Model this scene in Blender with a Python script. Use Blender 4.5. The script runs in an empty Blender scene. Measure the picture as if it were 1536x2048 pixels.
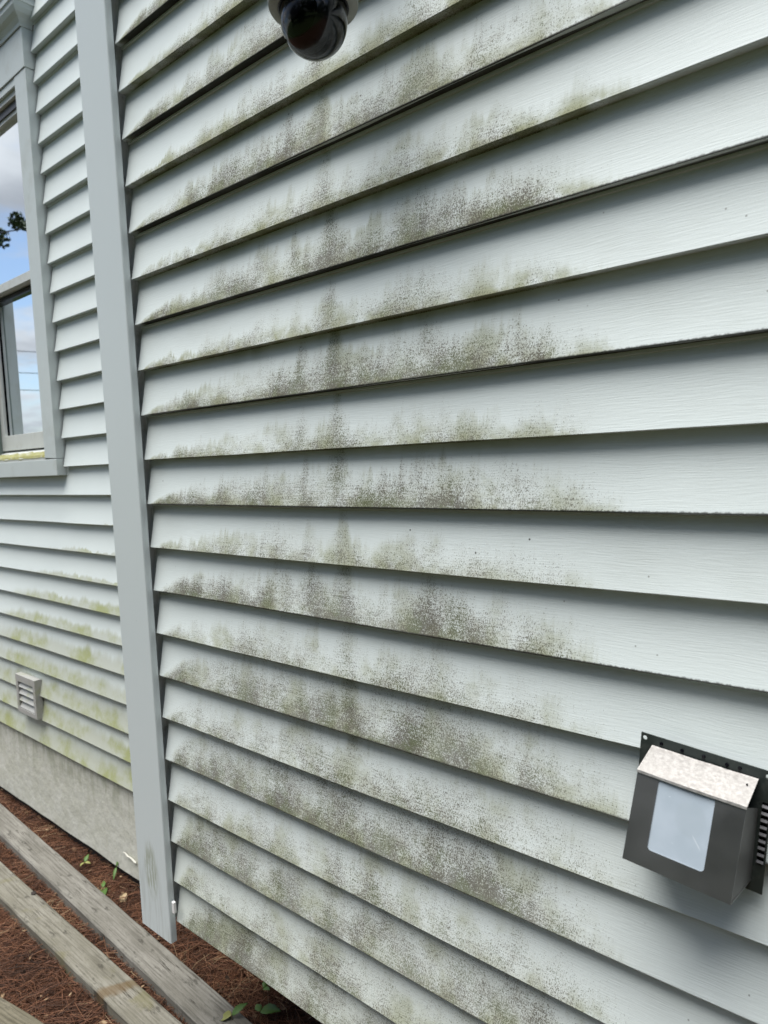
import bpy, bmesh, math, random
import numpy as np
from mathutils import Vector, Matrix, Euler, noise as mnoise
random.seed(7)
rng = np.random.default_rng(11)
sc = bpy.context.scene
C = sc.collection
R = math.radians

# ------------------------------------------------------------------ camera
E_LAP = 0.1016                      # exposure of one siding lap (4 in)
cam_d = bpy.data.cameras.new('camera')
cam = bpy.data.objects.new('camera', cam_d); C.objects.link(cam)
fw = Vector((-0.649, 0.757, -0.077)); yaw, pitch, roll = 0.709164, -0.077305, -0.043774
cy, sy, cp, sp = math.cos(yaw), math.sin(yaw), math.cos(pitch), math.sin(pitch)
fw = Vector((-sy*cp, cy*cp, sp)); rt = Vector((cy, sy, 0)); up = rt.cross(fw)
cr, sr = math.cos(roll), math.sin(roll)
r2 = cr*rt + sr*up; u2 = -sr*rt + cr*up
m = Matrix((r2, u2, -fw)).transposed().to_4x4()
m.translation = Vector((1.464539, -0.86188, 1.098711))
cam.matrix_world = m
cam_d.sensor_fit = 'VERTICAL'; cam_d.sensor_height = 36.0; cam_d.sensor_width = 27.0
cam_d.lens = 1386.79/2048*36
cam_d.clip_start = 0.02; cam_d.clip_end = 500
cam_d.dof.use_dof = True; cam_d.dof.focus_distance = 1.22; cam_d.dof.aperture_fstop = 6.6
sc.camera = cam

# ------------------------------------------------------------------ node helper
class NT:
    def __init__(s, tree): s.t = tree; s.n = tree.nodes; s.l = tree.links
    def new(s, typ, **kw):
        n = s.n.new(typ)
        for k, v in kw.items(): setattr(n, k, v)
        return n
    def put(s, sock, v):
        if isinstance(v, bpy.types.NodeSocket): s.l.new(v, sock)
        elif v is not None:
            try: sock.default_value = v
            except Exception:
                sock.default_value = tuple(v) + (1.0,) if len(v) == 3 else v
    def m(s, op, a, b=None, c=None, clamp=False):
        n = s.new('ShaderNodeMath', operation=op, use_clamp=clamp)
        s.put(n.inputs[0], a)
        if b is not None: s.put(n.inputs[1], b)
        if c is not None: s.put(n.inputs[2], c)
        return n.outputs[0]
    def ss(s, v, a, b, lo=0.0, hi=1.0):            # smoothstep a..b -> lo..hi
        n = s.new('ShaderNodeMapRange', interpolation_type='SMOOTHSTEP')
        s.put(n.inputs['Value'], v); s.put(n.inputs['From Min'], a); s.put(n.inputs['From Max'], b)
        s.put(n.inputs['To Min'], lo); s.put(n.inputs['To Max'], hi)
        return n.outputs['Result']
    def lin(s, v, a, b, lo=0.0, hi=1.0):
        n = s.new('ShaderNodeMapRange')
        s.put(n.inputs['Value'], v); s.put(n.inputs['From Min'], a); s.put(n.inputs['From Max'], b)
        s.put(n.inputs['To Min'], lo); s.put(n.inputs['To Max'], hi)
        return n.outputs['Result']
    def xyz(s, v):
        n = s.new('ShaderNodeSeparateXYZ'); s.l.new(v, n.inputs[0]); return n.outputs
    def vec(s, x, y, z):
        n = s.new('ShaderNodeCombineXYZ')
        for i, q in enumerate((x, y, z)): s.put(n.inputs[i], q)
        return n.outputs[0]
    def scale(s, v, sv):
        n = s.new('ShaderNodeVectorMath', operation='MULTIPLY'); s.l.new(v, n.inputs[0]); n.inputs[1].default_value = sv
        return n.outputs[0]
    def noise(s, v, scale, detail=3, rough=0.55, dist=0.0):
        n = s.new('ShaderNodeTexNoise'); s.put(n.inputs['Vector'], v)
        n.inputs['Scale'].default_value = scale; n.inputs['Detail'].default_value = detail
        n.inputs['Roughness'].default_value = rough; n.inputs['Distortion'].default_value = dist
        return n.outputs['Fac']
    def vor(s, v, scale, rnd=1.0):
        n = s.new('ShaderNodeTexVoronoi'); s.put(n.inputs['Vector'], v); n.inputs['Scale'].default_value = scale
        n.inputs['Randomness'].default_value = rnd
        return n.outputs['Distance']
    def mix(s, f, a, b, mode='MIX'):
        n = s.new('ShaderNodeMix', data_type='RGBA', blend_type=mode)
        s.put(n.inputs[0], f); s.put(n.inputs[6], col(a)); s.put(n.inputs[7], col(b))
        return n.outputs[2]
    def ramp(s, f, stops):
        n = s.new('ShaderNodeValToRGB'); s.put(n.inputs[0], f)
        e = n.color_ramp.elements
        while len(e) < len(stops): e.new(0.5)
        for q, (p, c) in zip(e, stops): q.position = p; q.color = tuple(c) + (1,)
        return n.outputs[0]
    def bump(s, h, strength, dist, normal=None):
        n = s.new('ShaderNodeBump'); s.put(n.inputs['Height'], h)
        n.inputs['Strength'].default_value = strength; n.inputs['Distance'].default_value = dist
        if normal is not None: s.l.new(normal, n.inputs['Normal'])
        return n.outputs[0]
def col(a): return a if isinstance(a, bpy.types.NodeSocket) else (tuple(a) + (1.0,) if len(a) == 3 else a)

# ------------------------------------------------------------------ world
SUN_EL, SUN_AZ_X, SUN_AZ_Y = 76, -0.12, -1.0
w = bpy.data.worlds.new('World'); sc.world = w; w.use_nodes = True
T = NT(w.node_tree); w.node_tree.nodes.clear()
sky = T.new('ShaderNodeTexSky', sky_type='NISHITA'); sky.sun_disc = False
sky.sun_elevation = R(SUN_EL); sky.sun_rotation = math.atan2(SUN_AZ_X, SUN_AZ_Y)
tc = T.new('ShaderNodeTexCoord')
d = T.xyz(tc.outputs['Generated'])
zz = T.m('ADD', T.m('MAXIMUM', d[2], 0.0), 0.22)
pv = T.vec(T.m('DIVIDE', d[0], zz), T.m('DIVIDE', d[1], zz), 5.1)
n1 = T.noise(pv, 1.35, 8, 0.56, 0.25)
cover = T.ss(n1, 0.45, 0.60)
n2 = T.noise(pv, 2.3, 5, 0.5)
cl = T.mix(T.ss(n2, 0.35, 0.68), (4.9, 5.05, 5.2), (2.5, 2.65, 2.9))
skycol = T.mix(cover, sky.outputs[0], cl)
below = T.mix(T.ss(d[2], -0.02, 0.0), (0.6, 0.65, 0.55), skycol)
bg = T.new('ShaderNodeBackground'); T.put(bg.inputs[0], below); bg.inputs[1].default_value = 0.125
wo = T.new('ShaderNodeOutputWorld'); T.l.new(bg.outputs[0], wo.inputs[0])

# ------------------------------------------------------------------ sun (soft, behind thin cloud)
sl = bpy.data.lights.new('sun', 'SUN'); sl.energy = 5.0; sl.angle = R(50); sl.color = (1.0, 0.975, 0.94)
so = bpy.data.objects.new('sun', sl); C.objects.link(so)
sdir = Vector((SUN_AZ_X, SUN_AZ_Y, 0)).normalized()*math.cos(R(SUN_EL)) + Vector((0, 0, math.sin(R(SUN_EL))))
so.rotation_euler = sdir.to_track_quat('Z', 'Y').to_euler(); so.location = (0, -4, 6)
vs = sc.view_settings
vs.view_transform = 'Standard'; vs.look = 'None'; vs.gamma = 1.0; vs.use_curve_mapping = False
vs.exposure = 0.48

# ------------------------------------------------------------------ materials
def mat(name):
    mm = bpy.data.materials.new(name); mm.use_nodes = True
    t = NT(mm.node_tree)
    b = mm.node_tree.nodes['Principled BSDF']
    geo = t.new('ShaderNodeNewGeometry')
    return mm, t, b, geo
def setb(t, b, base=None, rough=None, metal=None, normal=None, spec=None, ior=None):
    if base is not None: t.put(b.inputs['Base Color'], col(base))
    if rough is not None: t.put(b.inputs['Roughness'], rough)
    if metal is not None: t.put(b.inputs['Metallic'], metal)
    if normal is not None: t.l.new(normal, b.inputs['Normal'])
    if spec is not None: t.put(b.inputs['Specular IOR Level'], spec)
    if ior is not None: t.put(b.inputs['IOR'], ior)

VINYL = (0.60, 0.665, 0.655)
def grain(t, P):
    """embossed wood grain of vinyl siding: shallow wavy ridges that run along the board"""
    x, y, z = t.xyz(P)[:3]
    wob = t.noise(t.vec(t.m('MULTIPLY', x, 5.0), 0.0, t.m('MULTIPLY', z, 14.0)), 1.0, 2)
    zz = t.m('ADD', t.m('MULTIPLY', z, 470.0), t.m('MULTIPLY', wob, 9.0))
    a = t.noise(t.vec(t.m('MULTIPLY', x, 24.0), 0.0, zz), 1.0, 3, 0.6)
    return a
def siding_near():
    mm, t, b, g = mat('vinyl_siding_with_mildew')
    P = g.outputs['Position']; x, y, z = t.xyz(P)[:3]
    zl = t.m('DIVIDE', z, E_LAP)
    row = t.m('FLOOR', zl); v = t.m('FRACT', zl)
    heavy = t.m('SUBTRACT', 1.0, t.m('MODULO', t.m('ADD', row, 40.0), 2.0))       # 1 on the lower lap of each panel
    # how high up the lap the growth reaches
    xs = t.m('MULTIPLY', x, 1.0)
    s1 = t.noise(t.vec(t.m('MULTIPLY', x, 7.0), row, 0.0), 1.0, 3, 0.6)
    s2 = t.noise(t.vec(t.m('MULTIPLY', x, 34.0), t.m('MULTIPLY', row, 0.9), t.m('MULTIPLY', z, 2.5)), 1.0, 4, 0.65)
    s3 = t.noise(t.vec(t.m('MULTIPLY', x, 120.0), 0.0, t.m('MULTIPLY', z, 9.0)), 1.0, 2, 0.6)
    def gauss(c, wd, amp):
        dd = t.m('DIVIDE', t.m('SUBTRACT', x, c), wd)
        return t.m('MULTIPLY', t.m('EXPONENT', t.m('MULTIPLY', t.m('MULTIPLY', dd, dd), -1.0)), amp)
    wav = t.m('MULTIPLY', t.m('SUBTRACT', t.noise(t.vec(row, 0.0, t.m('MULTIPLY', z, 5.0)), 1.0, 2), 0.5), 0.04)
    streak = t.m('ADD', gauss(0.615, 0.018, 0.75), t.m('ADD', gauss(0.53, 0.012, 0.34), t.m('ADD', gauss(0.80, 0.05, 0.18), gauss(0.44, 0.04, 0.16))))
    streak = t.m('MULTIPLY', streak, t.ss(z, 0.35, 0.8))
    low = t.ss(z, 1.15, 0.25)                                                       # lower laps are covered more fully
    rampx = t.ss(t.m('ADD', x, t.m('MULTIPLY', low, 0.15)), 0.0, 0.50)
    h = t.m('ADD', t.m('MULTIPLY', s1, 0.55), t.m('MULTIPLY', t.m('SUBTRACT', s2, 0.5), 1.05))
    h = t.m('ADD', h, t.m('MULTIPLY', t.m('SUBTRACT', s3, 0.5), 0.55))
    h = t.m('ADD', h, t.m('MULTIPLY', heavy, 0.20))
    h = t.m('ADD', h, t.m('MULTIPLY', rampx, 0.36))
    h = t.m('ADD', h, t.m('MULTIPLY', low, 0.62))
    h = t.m('ADD', h, streak)
    h = t.m('SUBTRACT', h, 0.08)
    hs = t.m('MAXIMUM', h, 0.02)
    cov = t.m('SUBTRACT', 1.0, t.m('DIVIDE', v, hs))
    cov = t.m('MAXIMUM', cov, 0.0)
    edgeR = t.m('ADD', 1.105, wav)
    edgeR = t.m('ADD', edgeR, t.m('ADD', t.m('MULTIPLY', t.m('SUBTRACT', s3, 0.5), 0.07), t.m('MULTIPLY', t.m('SUBTRACT', t.noise(t.vec(t.m('MULTIPLY', row, 3.7), 0.0, 0.0), 1.0, 1), 0.5), 0.20)))
    edgeR = t.m('SUBTRACT', edgeR, t.m('MULTIPLY', v, 0.06))
    W = t.m('MULTIPLY', t.ss(x, t.m('SUBTRACT', edgeR, 0.16), t.m('ADD', edgeR, 0.06), 1.0, 0.0),
            t.ss(x, t.m('ADD', 0.008, t.m('MULTIPLY', t.m('MULTIPLY', v, 0.20), t.m('SUBTRACT', 1.0, t.m('MULTIPLY', low, 0.9)))), t.m('ADD', 0.05, t.m('MULTIPLY', t.m('MULTIPLY', v, 0.34), t.m('SUBTRACT', 1.0, t.m('MULTIPLY', low, 0.8))))))
    cov = t.m('MULTIPLY', cov, W)
    dens = t.noise(t.vec(t.m('MULTIPLY', x, 6.0), t.m('MULTIPLY', row, 0.8), t.m('MULTIPLY', z, 2.6)), 1.0, 5, 0.65)
    patch = t.noise(t.vec(t.m('MULTIPLY', x, 13.0), row, t.m('MULTIPLY', z, 13.0)), 1.0, 4, 0.6)
    cov2 = t.m('MULTIPLY', cov, t.ss(patch, 0.28, 0.62, 0.58, 1.3))
    cov2 = t.m('MULTIPLY', cov2, t.ss(dens, 0.30, 0.66, 0.70, 1.2))
    cov2 = t.m('ADD', cov2, t.m('MULTIPLY', t.m('MULTIPLY', streak, cov), 0.25))
    cov2 = t.m('MULTIPLY', cov2, t.lin(heavy, 0.0, 1.0, 0.80, 1.25))
    # fine black specks, and their threshold falls as coverage grows
    gr = grain(t, P)
    sp1 = t.noise(t.scale(P, (1.2, 1, 0.75)), 470.0, 3, 0.75)
    sp2 = t.noise(P, 1050.0, 2, 0.6)
    sp = t.m('ADD', t.m('ADD', t.m('MULTIPLY', sp1, 0.52), t.m('MULTIPLY', sp2, 0.32)), t.m('MULTIPLY', gr, 0.16))
    thr = t.m('SUBTRACT', 0.634, t.m('MULTIPLY', t.m('POWER', cov2, 0.6), 0.165))
    spk = t.ss(sp, thr, t.m('ADD', thr, 0.05))
    spk = t.m('MULTIPLY', spk, t.ss(cov2, 0.0, 0.12))
    film = t.m('MULTIPLY', t.ss(cov2, 0.0, 1.1), t.ss(t.noise(P, 60.0, 4, 0.7), 0.3, 0.7, 0.16, 0.44))
    green = t.m('MULTIPLY', t.ss(t.noise(P, 9.0, 4, 0.6), 0.46, 0.66), t.ss(cov2, 0.05, 0.5))
    # underside of locked laps and the line of dirt along the drip edge
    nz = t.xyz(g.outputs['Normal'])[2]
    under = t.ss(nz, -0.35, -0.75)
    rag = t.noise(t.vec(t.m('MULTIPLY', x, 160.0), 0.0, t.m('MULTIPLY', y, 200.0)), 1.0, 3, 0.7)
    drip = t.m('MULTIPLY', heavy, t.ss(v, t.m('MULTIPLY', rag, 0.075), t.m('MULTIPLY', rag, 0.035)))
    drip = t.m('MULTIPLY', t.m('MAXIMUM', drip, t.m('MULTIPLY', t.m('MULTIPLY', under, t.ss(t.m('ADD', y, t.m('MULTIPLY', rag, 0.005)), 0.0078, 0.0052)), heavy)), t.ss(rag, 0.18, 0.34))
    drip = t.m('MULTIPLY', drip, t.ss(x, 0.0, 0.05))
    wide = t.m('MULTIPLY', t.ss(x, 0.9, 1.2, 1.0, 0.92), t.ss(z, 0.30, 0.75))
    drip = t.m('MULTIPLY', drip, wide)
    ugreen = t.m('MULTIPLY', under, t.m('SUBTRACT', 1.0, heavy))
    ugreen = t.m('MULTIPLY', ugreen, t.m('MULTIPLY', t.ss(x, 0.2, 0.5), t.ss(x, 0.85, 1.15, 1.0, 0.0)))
    topg = t.m('MULTIPLY', t.m('MULTIPLY', t.ss(v, 0.62, 1.0), t.ss(s1, 0.42, 0.62)), t.m('MULTIPLY', W, heavy))
    topg = t.m('MULTIPLY', topg, t.ss(z, 0.9, 1.3))
    # base vinyl, faint chalky mottling
    c = t.mix(t.noise(P, 6.0, 4), (0.585, 0.640, 0.625), (0.640, 0.696, 0.681))
    c = t.mix(t.m('MULTIPLY', t.ss(z, 0.42, 0.0), 0.30), c, (0.50, 0.53, 0.43))  # lowest rows tinted darker: mould, plus lost bounce light painted in
    c = t.mix(film, c, (0.335, 0.315, 0.235))
    c = t.mix(t.m('MULTIPLY', green, 0.42), c, (0.24, 0.25, 0.10))
    ge = t.m('MULTIPLY', t.m('MULTIPLY', t.ss(v, 0.30, 0.02), t.ss(cov2, 0.02, 0.3)), t.m('MULTIPLY', t.ss(z, 0.5, 1.5, 0.35, 1.0), t.ss(t.noise(P, 18.0, 4, 0.6), 0.36, 0.6)))
    c = t.mix(t.m('MULTIPLY', ge, 0.6), c, (0.20, 0.205, 0.07))
    c = t.mix(t.m('MULTIPLY', topg, 0.40), c, (0.21, 0.25, 0.12))
    c = t.mix(t.m('MULTIPLY', spk, t.ss(dens, 0.3, 0.7, 0.72, 0.94)), c, t.mix(t.ss(t.noise(P, 24.0, 3, 0.6), 0.42, 0.6), (0.078, 0.070, 0.050), (0.078, 0.088, 0.038)))
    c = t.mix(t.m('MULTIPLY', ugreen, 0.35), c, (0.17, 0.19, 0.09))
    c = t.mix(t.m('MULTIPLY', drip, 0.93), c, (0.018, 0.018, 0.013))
    # a few stray dots
    dot = t.vor(t.vec(x, 0.0, z), 15.0)
    c = t.mix(t.ss(dot, 0.030, 0.014), c, (0.08, 0.08, 0.07))
    dot2 = t.vor(t.vec(t.m('ADD', x, 5.0), 0.0, z), 37.0)
    c = t.mix(t.ss(t.noise(t.scale(P, (5, 5, 9)), 1.0, 5, 0.6), 0.45, 0.75, 0.0, 0.16), c, (0.36, 0.38, 0.34))
    c = t.mix(t.m('MULTIPLY', t.ss(dot2, 0.06, 0.03), t.ss(t.noise(P, 4.0), 0.5, 0.6, 0.0, 0.7)), c, (0.14, 0.14, 0.12))
    hgt = t.m('ADD', gr, t.m('MULTIPLY', t.m('MULTIPLY', sp1, 0.7), t.ss(cov2, 0.0, 0.3)))
    nrm = t.bump(hgt, 0.40, 0.0009)
    big = t.noise(t.vec(t.m('MULTIPLY', x, 3.0), row, t.m('MULTIPLY', z, 6.0)), 1.0, 2)
    nrm = t.bump(big, 0.25, 0.006, nrm)
    rough = t.m('ADD', 0.52, t.m('MULTIPLY', t.ss(cov2, 0.0, 0.4), 0.30))
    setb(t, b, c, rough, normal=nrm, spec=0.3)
    return mm
def siding_far():
    mm, t, b, g = mat('vinyl_siding_with_moss')
    P = g.outputs['Position']; x, y, z = t.xyz(P)[:3]
    zl = t.m('DIVIDE', z, E_LAP); row = t.m('FLOOR', zl); v = t.m('FRACT', zl)
    heavy = t.m('MODULO', t.m('ADD', row, 41.0), 2.0)
    s1 = t.noise(t.vec(t.m('MULTIPLY', x, 3.2), row, 0.0), 1.0, 3, 0.6)
    s2 = t.noise(t.vec(t.m('MULTIPLY', x, 22.0), row, t.m('MULTIPLY', z, 2.0)), 1.0, 4, 0.65)
    low = t.ss(z, 1.20, 0.15)
    right = t.ss(t.m('ADD', x, t.m('MULTIPLY', low, 1.2)), -1.0, -0.55)
    h = t.m('ADD', t.m('MULTIPLY', low, 1.05), t.m('SUBTRACT', t.m('MULTIPLY', s1, 0.9), 0.72))
    h = t.m('ADD', h, t.m('MULTIPLY', t.m('SUBTRACT', s2, 0.5), 0.9))
    h = t.m('ADD', h, t.m('MULTIPLY', heavy, 0.10))
    cov = t.m('MAXIMUM', t.m('SUBTRACT', 1.0, t.m('DIVIDE', v, t.m('MAXIMUM', h, 0.02))), 0.0)
    cov = t.m('MULTIPLY', cov, t.m('MULTIPLY', right, t.ss(z, 1.25, 1.0)))
    gcol = t.ss(t.noise(P, 6.0, 6, 0.7), 0.43, 0.66)
    c = t.mix(t.noise(P, 5.0, 4), (0.585, 0.640, 0.625), (0.640, 0.696, 0.681))
    c = t.mix(t.m('MULTIPLY', t.ss(z, 0.55, 0.0), 0.38), c, (0.47, 0.50, 0.38))
    c = t.mix(t.m('MULTIPLY', t.ss(cov, 0.0, 0.6), 0.55), c, (0.36, 0.37, 0.28))
    c = t.mix(t.m('MULTIPLY', t.m('MULTIPLY', t.ss(cov, 0.05, 0.55), gcol), 0.75), c, (0.29, 0.315, 0.09))
    nrm = t.bump(grain(t, P), 0.35, 0.0010)
    setb(t, b, c, 0.45, normal=nrm, spec=0.4)
    return mm
def simple(name, base, rough=0.5, metal=0.0, var=0.06, vscale=12.0, bump=0.0, bscale=200.0, spec=None, dirt=None):
    mm, t, b, g = mat(name)
    P = g.outputs['Position']
    a = tuple(max(0, q*(1-var)) for q in base); e = tuple(q*(1+var) for q in base)
    c = t.mix(t.noise(P, vscale, 4), a, e)
    if dirt:
        c = t.mix(t.m('MULTIPLY', t.ss(t.noise(P, dirt[1], 5, 0.65), 0.5, 0.7), dirt[2]), c, dirt[0])
    nrm = t.bump(t.noise(P, bscale, 3), bump, 0.001) if bump else None
    setb(t, b, c, rough, metal, normal=nrm, spec=spec)
    return mm
def post_mat():
    mm, t, b, g = mat('grey_vinyl_corner_post')
    P = g.outputs['Position']; x, y, z = t.xyz(P)[:3]
    c = t.mix(t.noise(P, 4.0, 3), (0.555, 0.61, 0.61), (0.585, 0.64, 0.635))
    # dull green scuff near the foot
    dx = t.m('DIVIDE', t.m('ADD', x, 0.062), 0.030); dz = t.m('DIVIDE', t.m('SUBTRACT', z, 0.115), 0.075)
    rr = t.m('ADD', t.m('MULTIPLY', dx, dx), t.m('MULTIPLY', dz, dz))
    st = t.noise(t.vec(t.m('MULTIPLY', x, 160.0), 0.0, t.m('MULTIPLY', z, 22.0)), 1.0, 4, 0.6)
    f = t.m('MULTIPLY', t.ss(rr, 1.3, 0.3), t.ss(st, 0.36, 0.62))
    c = t.mix(t.m('MULTIPLY', f, 0.7), c, (0.23, 0.25, 0.15))
    st2 = t.noise(t.vec(t.m('MULTIPLY', x, 90.0), 0.0, t.m('MULTIPLY', z, 7.0)), 1.0, 4, 0.6)
    c = t.mix(t.m('MULTIPLY', t.m('MULTIPLY', t.ss(z, 0.25, 0.0), t.ss(st2, 0.45, 0.65)), 0.35), c, (0.33, 0.35, 0.32))
    c = t.mix(t.ss(t.vor(P, 20.0), 0.02, 0.01), c, (0.1, 0.1, 0.1))
    setb(t, b, c, 0.42, spec=0.4, normal=t.bump(t.noise(t.scale(P, (60, 60, 3)), 1.0, 3), 0.08, 0.002))
    return mm
def wood_mat(name, a, e, dark, moss=None, rough_scale=1.0):
    mm, t, b, g = mat(name)
    tcn = t.new('ShaderNodeTexCoord'); P = tcn.outputs['Object']; x, y, z = t.xyz(P)[:3]
    fib = t.noise(t.vec(t.m('MULTIPLY', x, 7.0), t.m('MULTIPLY', y, 170.0), t.m('MULTIPLY', z, 170.0)), 1.0, 5, 0.62, 0.4)
    blot = t.noise(t.vec(t.m('MULTIPLY', x, 5.0), t.m('MULTIPLY', y, 16.0), z), 1.0, 4, 0.6)
    c = t.mix(t.ss(blot, 0.3, 0.7), a, e)
    c = t.mix(t.m('MULTIPLY', t.ss(fib, 0.42, 0.70), 0.6), c, dark)
    crk = t.noise(t.vec(t.m('MULTIPLY', x, 2.2), t.m('MULTIPLY', y, 75.0), 4.0), 1.0, 3, 0.6, 0.3)
    c = t.mix(t.m('MULTIPLY', t.ss(t.m('ABSOLUTE', t.m('SUBTRACT', crk, 0.44)), 0.016, 0.004), t.ss(t.noise(P, 5.0, 3), 0.5, 0.6, 0.0, 0.8)), c, (0.03, 0.026, 0.02))
    spot = t.noise(t.vec(t.m('MULTIPLY', x, 17.0), t.m('MULTIPLY', y, 42.0), z), 1.0, 4, 0.65)
    c = t.mix(t.m('MULTIPLY', t.ss(spot, 0.56, 0.72), 0.75), c, (0.035, 0.032, 0.026))
    kn = t.vor(t.vec(t.m('MULTIPLY', x, 0.45), t.m('MULTIPLY', y, 1.0), 0.0), 6.0)
    ring = t.m('SINE', t.m('MULTIPLY', kn, 95.0))
    c = t.mix(t.m('MULTIPLY', t.m('MULTIPLY', t.ss(kn, 0.30, 0.10), t.ss(ring, 0.2, 0.9)), 0.35), c, dark)
    c = t.mix(t.ss(kn, 0.085, 0.05), c, (0.03, 0.025, 0.02))
    scr = t.noise(t.vec(t.m('ADD', t.m('MULTIPLY', x, 30.0), t.m('MULTIPLY', y, 60.0)), t.m('SUBTRACT', t.m('MULTIPLY', y, 22.0), t.m('MULTIPLY', x, 9.0)), 0.0), 1.0, 2, 0.5)
    c = t.mix(t.m('MULTIPLY', t.ss(t.m('ABSOLUTE', t.m('SUBTRACT', scr, 0.5)), 0.012, 0.003), 0.22), c, dark)
    gp = t.new('ShaderNodeNewGeometry').outputs['Position']; wx = t.xyz(gp)[0]
    if moss:
        wv = t.m('ADD', wx, t.m('MULTIPLY', t.m('SUBTRACT', t.noise(P, 25.0, 3), 0.5), 0.05))
        bd = t.m('ABSOLUTE', t.m('ADD', t.m('SUBTRACT', wv, t.m('MULTIPLY', y, 0.5)), 0.335))
        c = t.mix(t.m('MULTIPLY', t.ss(bd, 0.030, 0.006), 0.6), c, (0.10, 0.058, 0.018))
        c = t.mix(t.m('MULTIPLY', t.ss(t.noise(P, 8.0, 4), 0.55, 0.68), 0.5), c, moss)
    nrm = t.bump(fib, 0.5*rough_scale, 0.0025)
    setb(t, b, c, 0.85, normal=nrm, spec=0.15)
    return mm
def foundation_mat():
    mm, t, b, g = mat('painted_foundation_concrete')
    P = g.outputs['Position']; x, y, z = t.xyz(P)[:3]
    c = t.mix(t.ss(t.noise(P, 14.0, 5, 0.65), 0.35, 0.65), (0.49, 0.49, 0.42), (0.56, 0.56, 0.50))
    c = t.mix(t.m('MULTIPLY', t.ss(t.noise(P, 55.0, 4, 0.7), 0.5, 0.7), 0.3), c, (0.33, 0.35, 0.27))
    st = t.noise(t.vec(t.m('MULTIPLY', x, 24.0), 0.0, t.m('MULTIPLY', z, 5.0)), 1.0, 4, 0.6)
    c = t.mix(t.m('MULTIPLY', t.m('MULTIPLY', t.ss(z, -0.22, 0.0), t.ss(st, 0.42, 0.62)), 0.45), c, (0.20, 0.22, 0.13))
    nrm = t.bump(t.noise(P, 26.0, 4, 0.55), 0.4, 0.010)
    setb(t, b, c, 0.85, normal=nrm, spec=0.2)
    return mm
def ground_mat():
    mm, t, b, g = mat('soil_and_needle_litter')
    P = g.outputs['Position']; x, y, z = t.xyz(P)[:3]
    n = t.noise(P, 60.0, 6, 0.7)
    c = t.ramp(n, [(0.3, (0.018, 0.011, 0.008)), (0.55, (0.07, 0.032, 0.018)), (0.8, (0.17, 0.075, 0.04))])
    gn = t.noise(P, 30.0, 5, 0.7)
    gc = t.ramp(gn, [(0.3, (0.02, 0.035, 0.012)), (0.8, (0.06, 0.09, 0.03))])
    c = t.mix(t.ss(y, -1.6, -2.2), c, gc)
    nrm = t.bump(n, 0.9, 0.02)
    setb(t, b, c, 0.9, normal=nrm, spec=0.15)
    return mm
def needle_mat():
    mm, t, b, g = mat('dry_pine_needles')
    tcn = t.new('ShaderNodeAttribute'); tcn.attribute_name = 'tone'
    c = t.ramp(tcn.outputs['Fac'], [(0.0, (0.028, 0.017, 0.012)), (0.35, (0.095, 0.043, 0.024)), (0.75, (0.215, 0.095, 0.050)), (0.95, (0.33, 0.19, 0.105)), (1.0, (0.36, 0.27, 0.16))])
    setb(t, b, c, 0.6, spec=0.3)
    return mm
def steel_front():
    mm, t, b, g = mat('brushed_dark_steel')
    P = g.outputs['Position']; x, y, z = t.xyz(P)[:3]
    br = t.noise(t.vec(t.m('MULTIPLY', x, 900.0), 0.0, t.m('MULTIPLY', z, 25.0)), 1.0, 3)
    c = t.mix(t.noise(P, 22.0, 4), (0.27, 0.27, 0.27), (0.35, 0.35, 0.345))
    setb(t, b, c, t.lin(t.noise(P, 14.0, 2), 0.3, 0.7, 0.36, 0.44), 1.0, normal=t.bump(br, 0.12, 0.0004))
    return mm
def steel_hood():
    mm, t, b, g = mat('pitted_bright_steel')
    P = g.outputs['Position']
    pit = t.noise(P, 420.0, 4, 0.7)
    mot = t.noise(P, 190.0, 5, 0.7)
    c = t.mix(t.ss(mot, 0.35, 0.65), (0.66, 0.63, 0.60), (0.78, 0.755, 0.725))
    c = t.mix(t.m('MULTIPLY', t.ss(pit, 0.60, 0.70), 0.35), c, (0.30, 0.27, 0.24))
    setb(t, b, c, t.lin(mot, 0.3, 0.7, 0.42, 0.54), 0.95, normal=t.bump(pit, 0.18, 0.0005))
    return mm
def opal_mat():
    mm, t, b, g = mat('opal_white_panel')
    P = g.outputs['Position']
    c = t.mix(t.ss(t.noise(P, 22.0, 3, 0.5), 0.35, 0.65), (0.35, 0.41, 0.46), (0.40, 0.46, 0.515))
    c = t.mix(t.m('MULTIPLY', t.ss(t.noise(t.scale(P, (60, 60, 160)), 1.0, 3, 0.6), 0.68, 0.76), 0.5), c, (0.72, 0.77, 0.8))
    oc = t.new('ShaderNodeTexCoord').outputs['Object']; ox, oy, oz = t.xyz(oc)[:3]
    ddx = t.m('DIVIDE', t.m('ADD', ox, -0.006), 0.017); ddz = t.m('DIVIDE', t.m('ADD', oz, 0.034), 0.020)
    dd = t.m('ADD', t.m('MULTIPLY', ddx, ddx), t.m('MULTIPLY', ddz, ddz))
    c = t.mix(t.ss(dd, 1.2, 0.7, 0.0, 0.30), c, (0.33, 0.385, 0.42))  # soft darker disc: shading of the bulb behind the opal, painted in
    l_ = t.m('ABSOLUTE', t.m('ADD', t.m('ADD', oz, 0.056), t.m('MULTIPLY', t.m('SUBTRACT', ox, 0.016), 1.2)))
    c = t.mix(t.m('MULTIPLY', t.ss(l_, 0.0012, 0.0004), t.ss(t.m('ABSOLUTE', t.m('SUBTRACT', ox, 0.016)), 0.006, 0.003)), c, (0.50, 0.55, 0.59))
    setb(t, b, c, 0.28, spec=0.5)
    return mm
def glass_pane():
    mm, t, b, g = mat('window_glass')
    setb(t, b, (0.88, 0.93, 0.98), 0.012, 1.0)
    return mm
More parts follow.
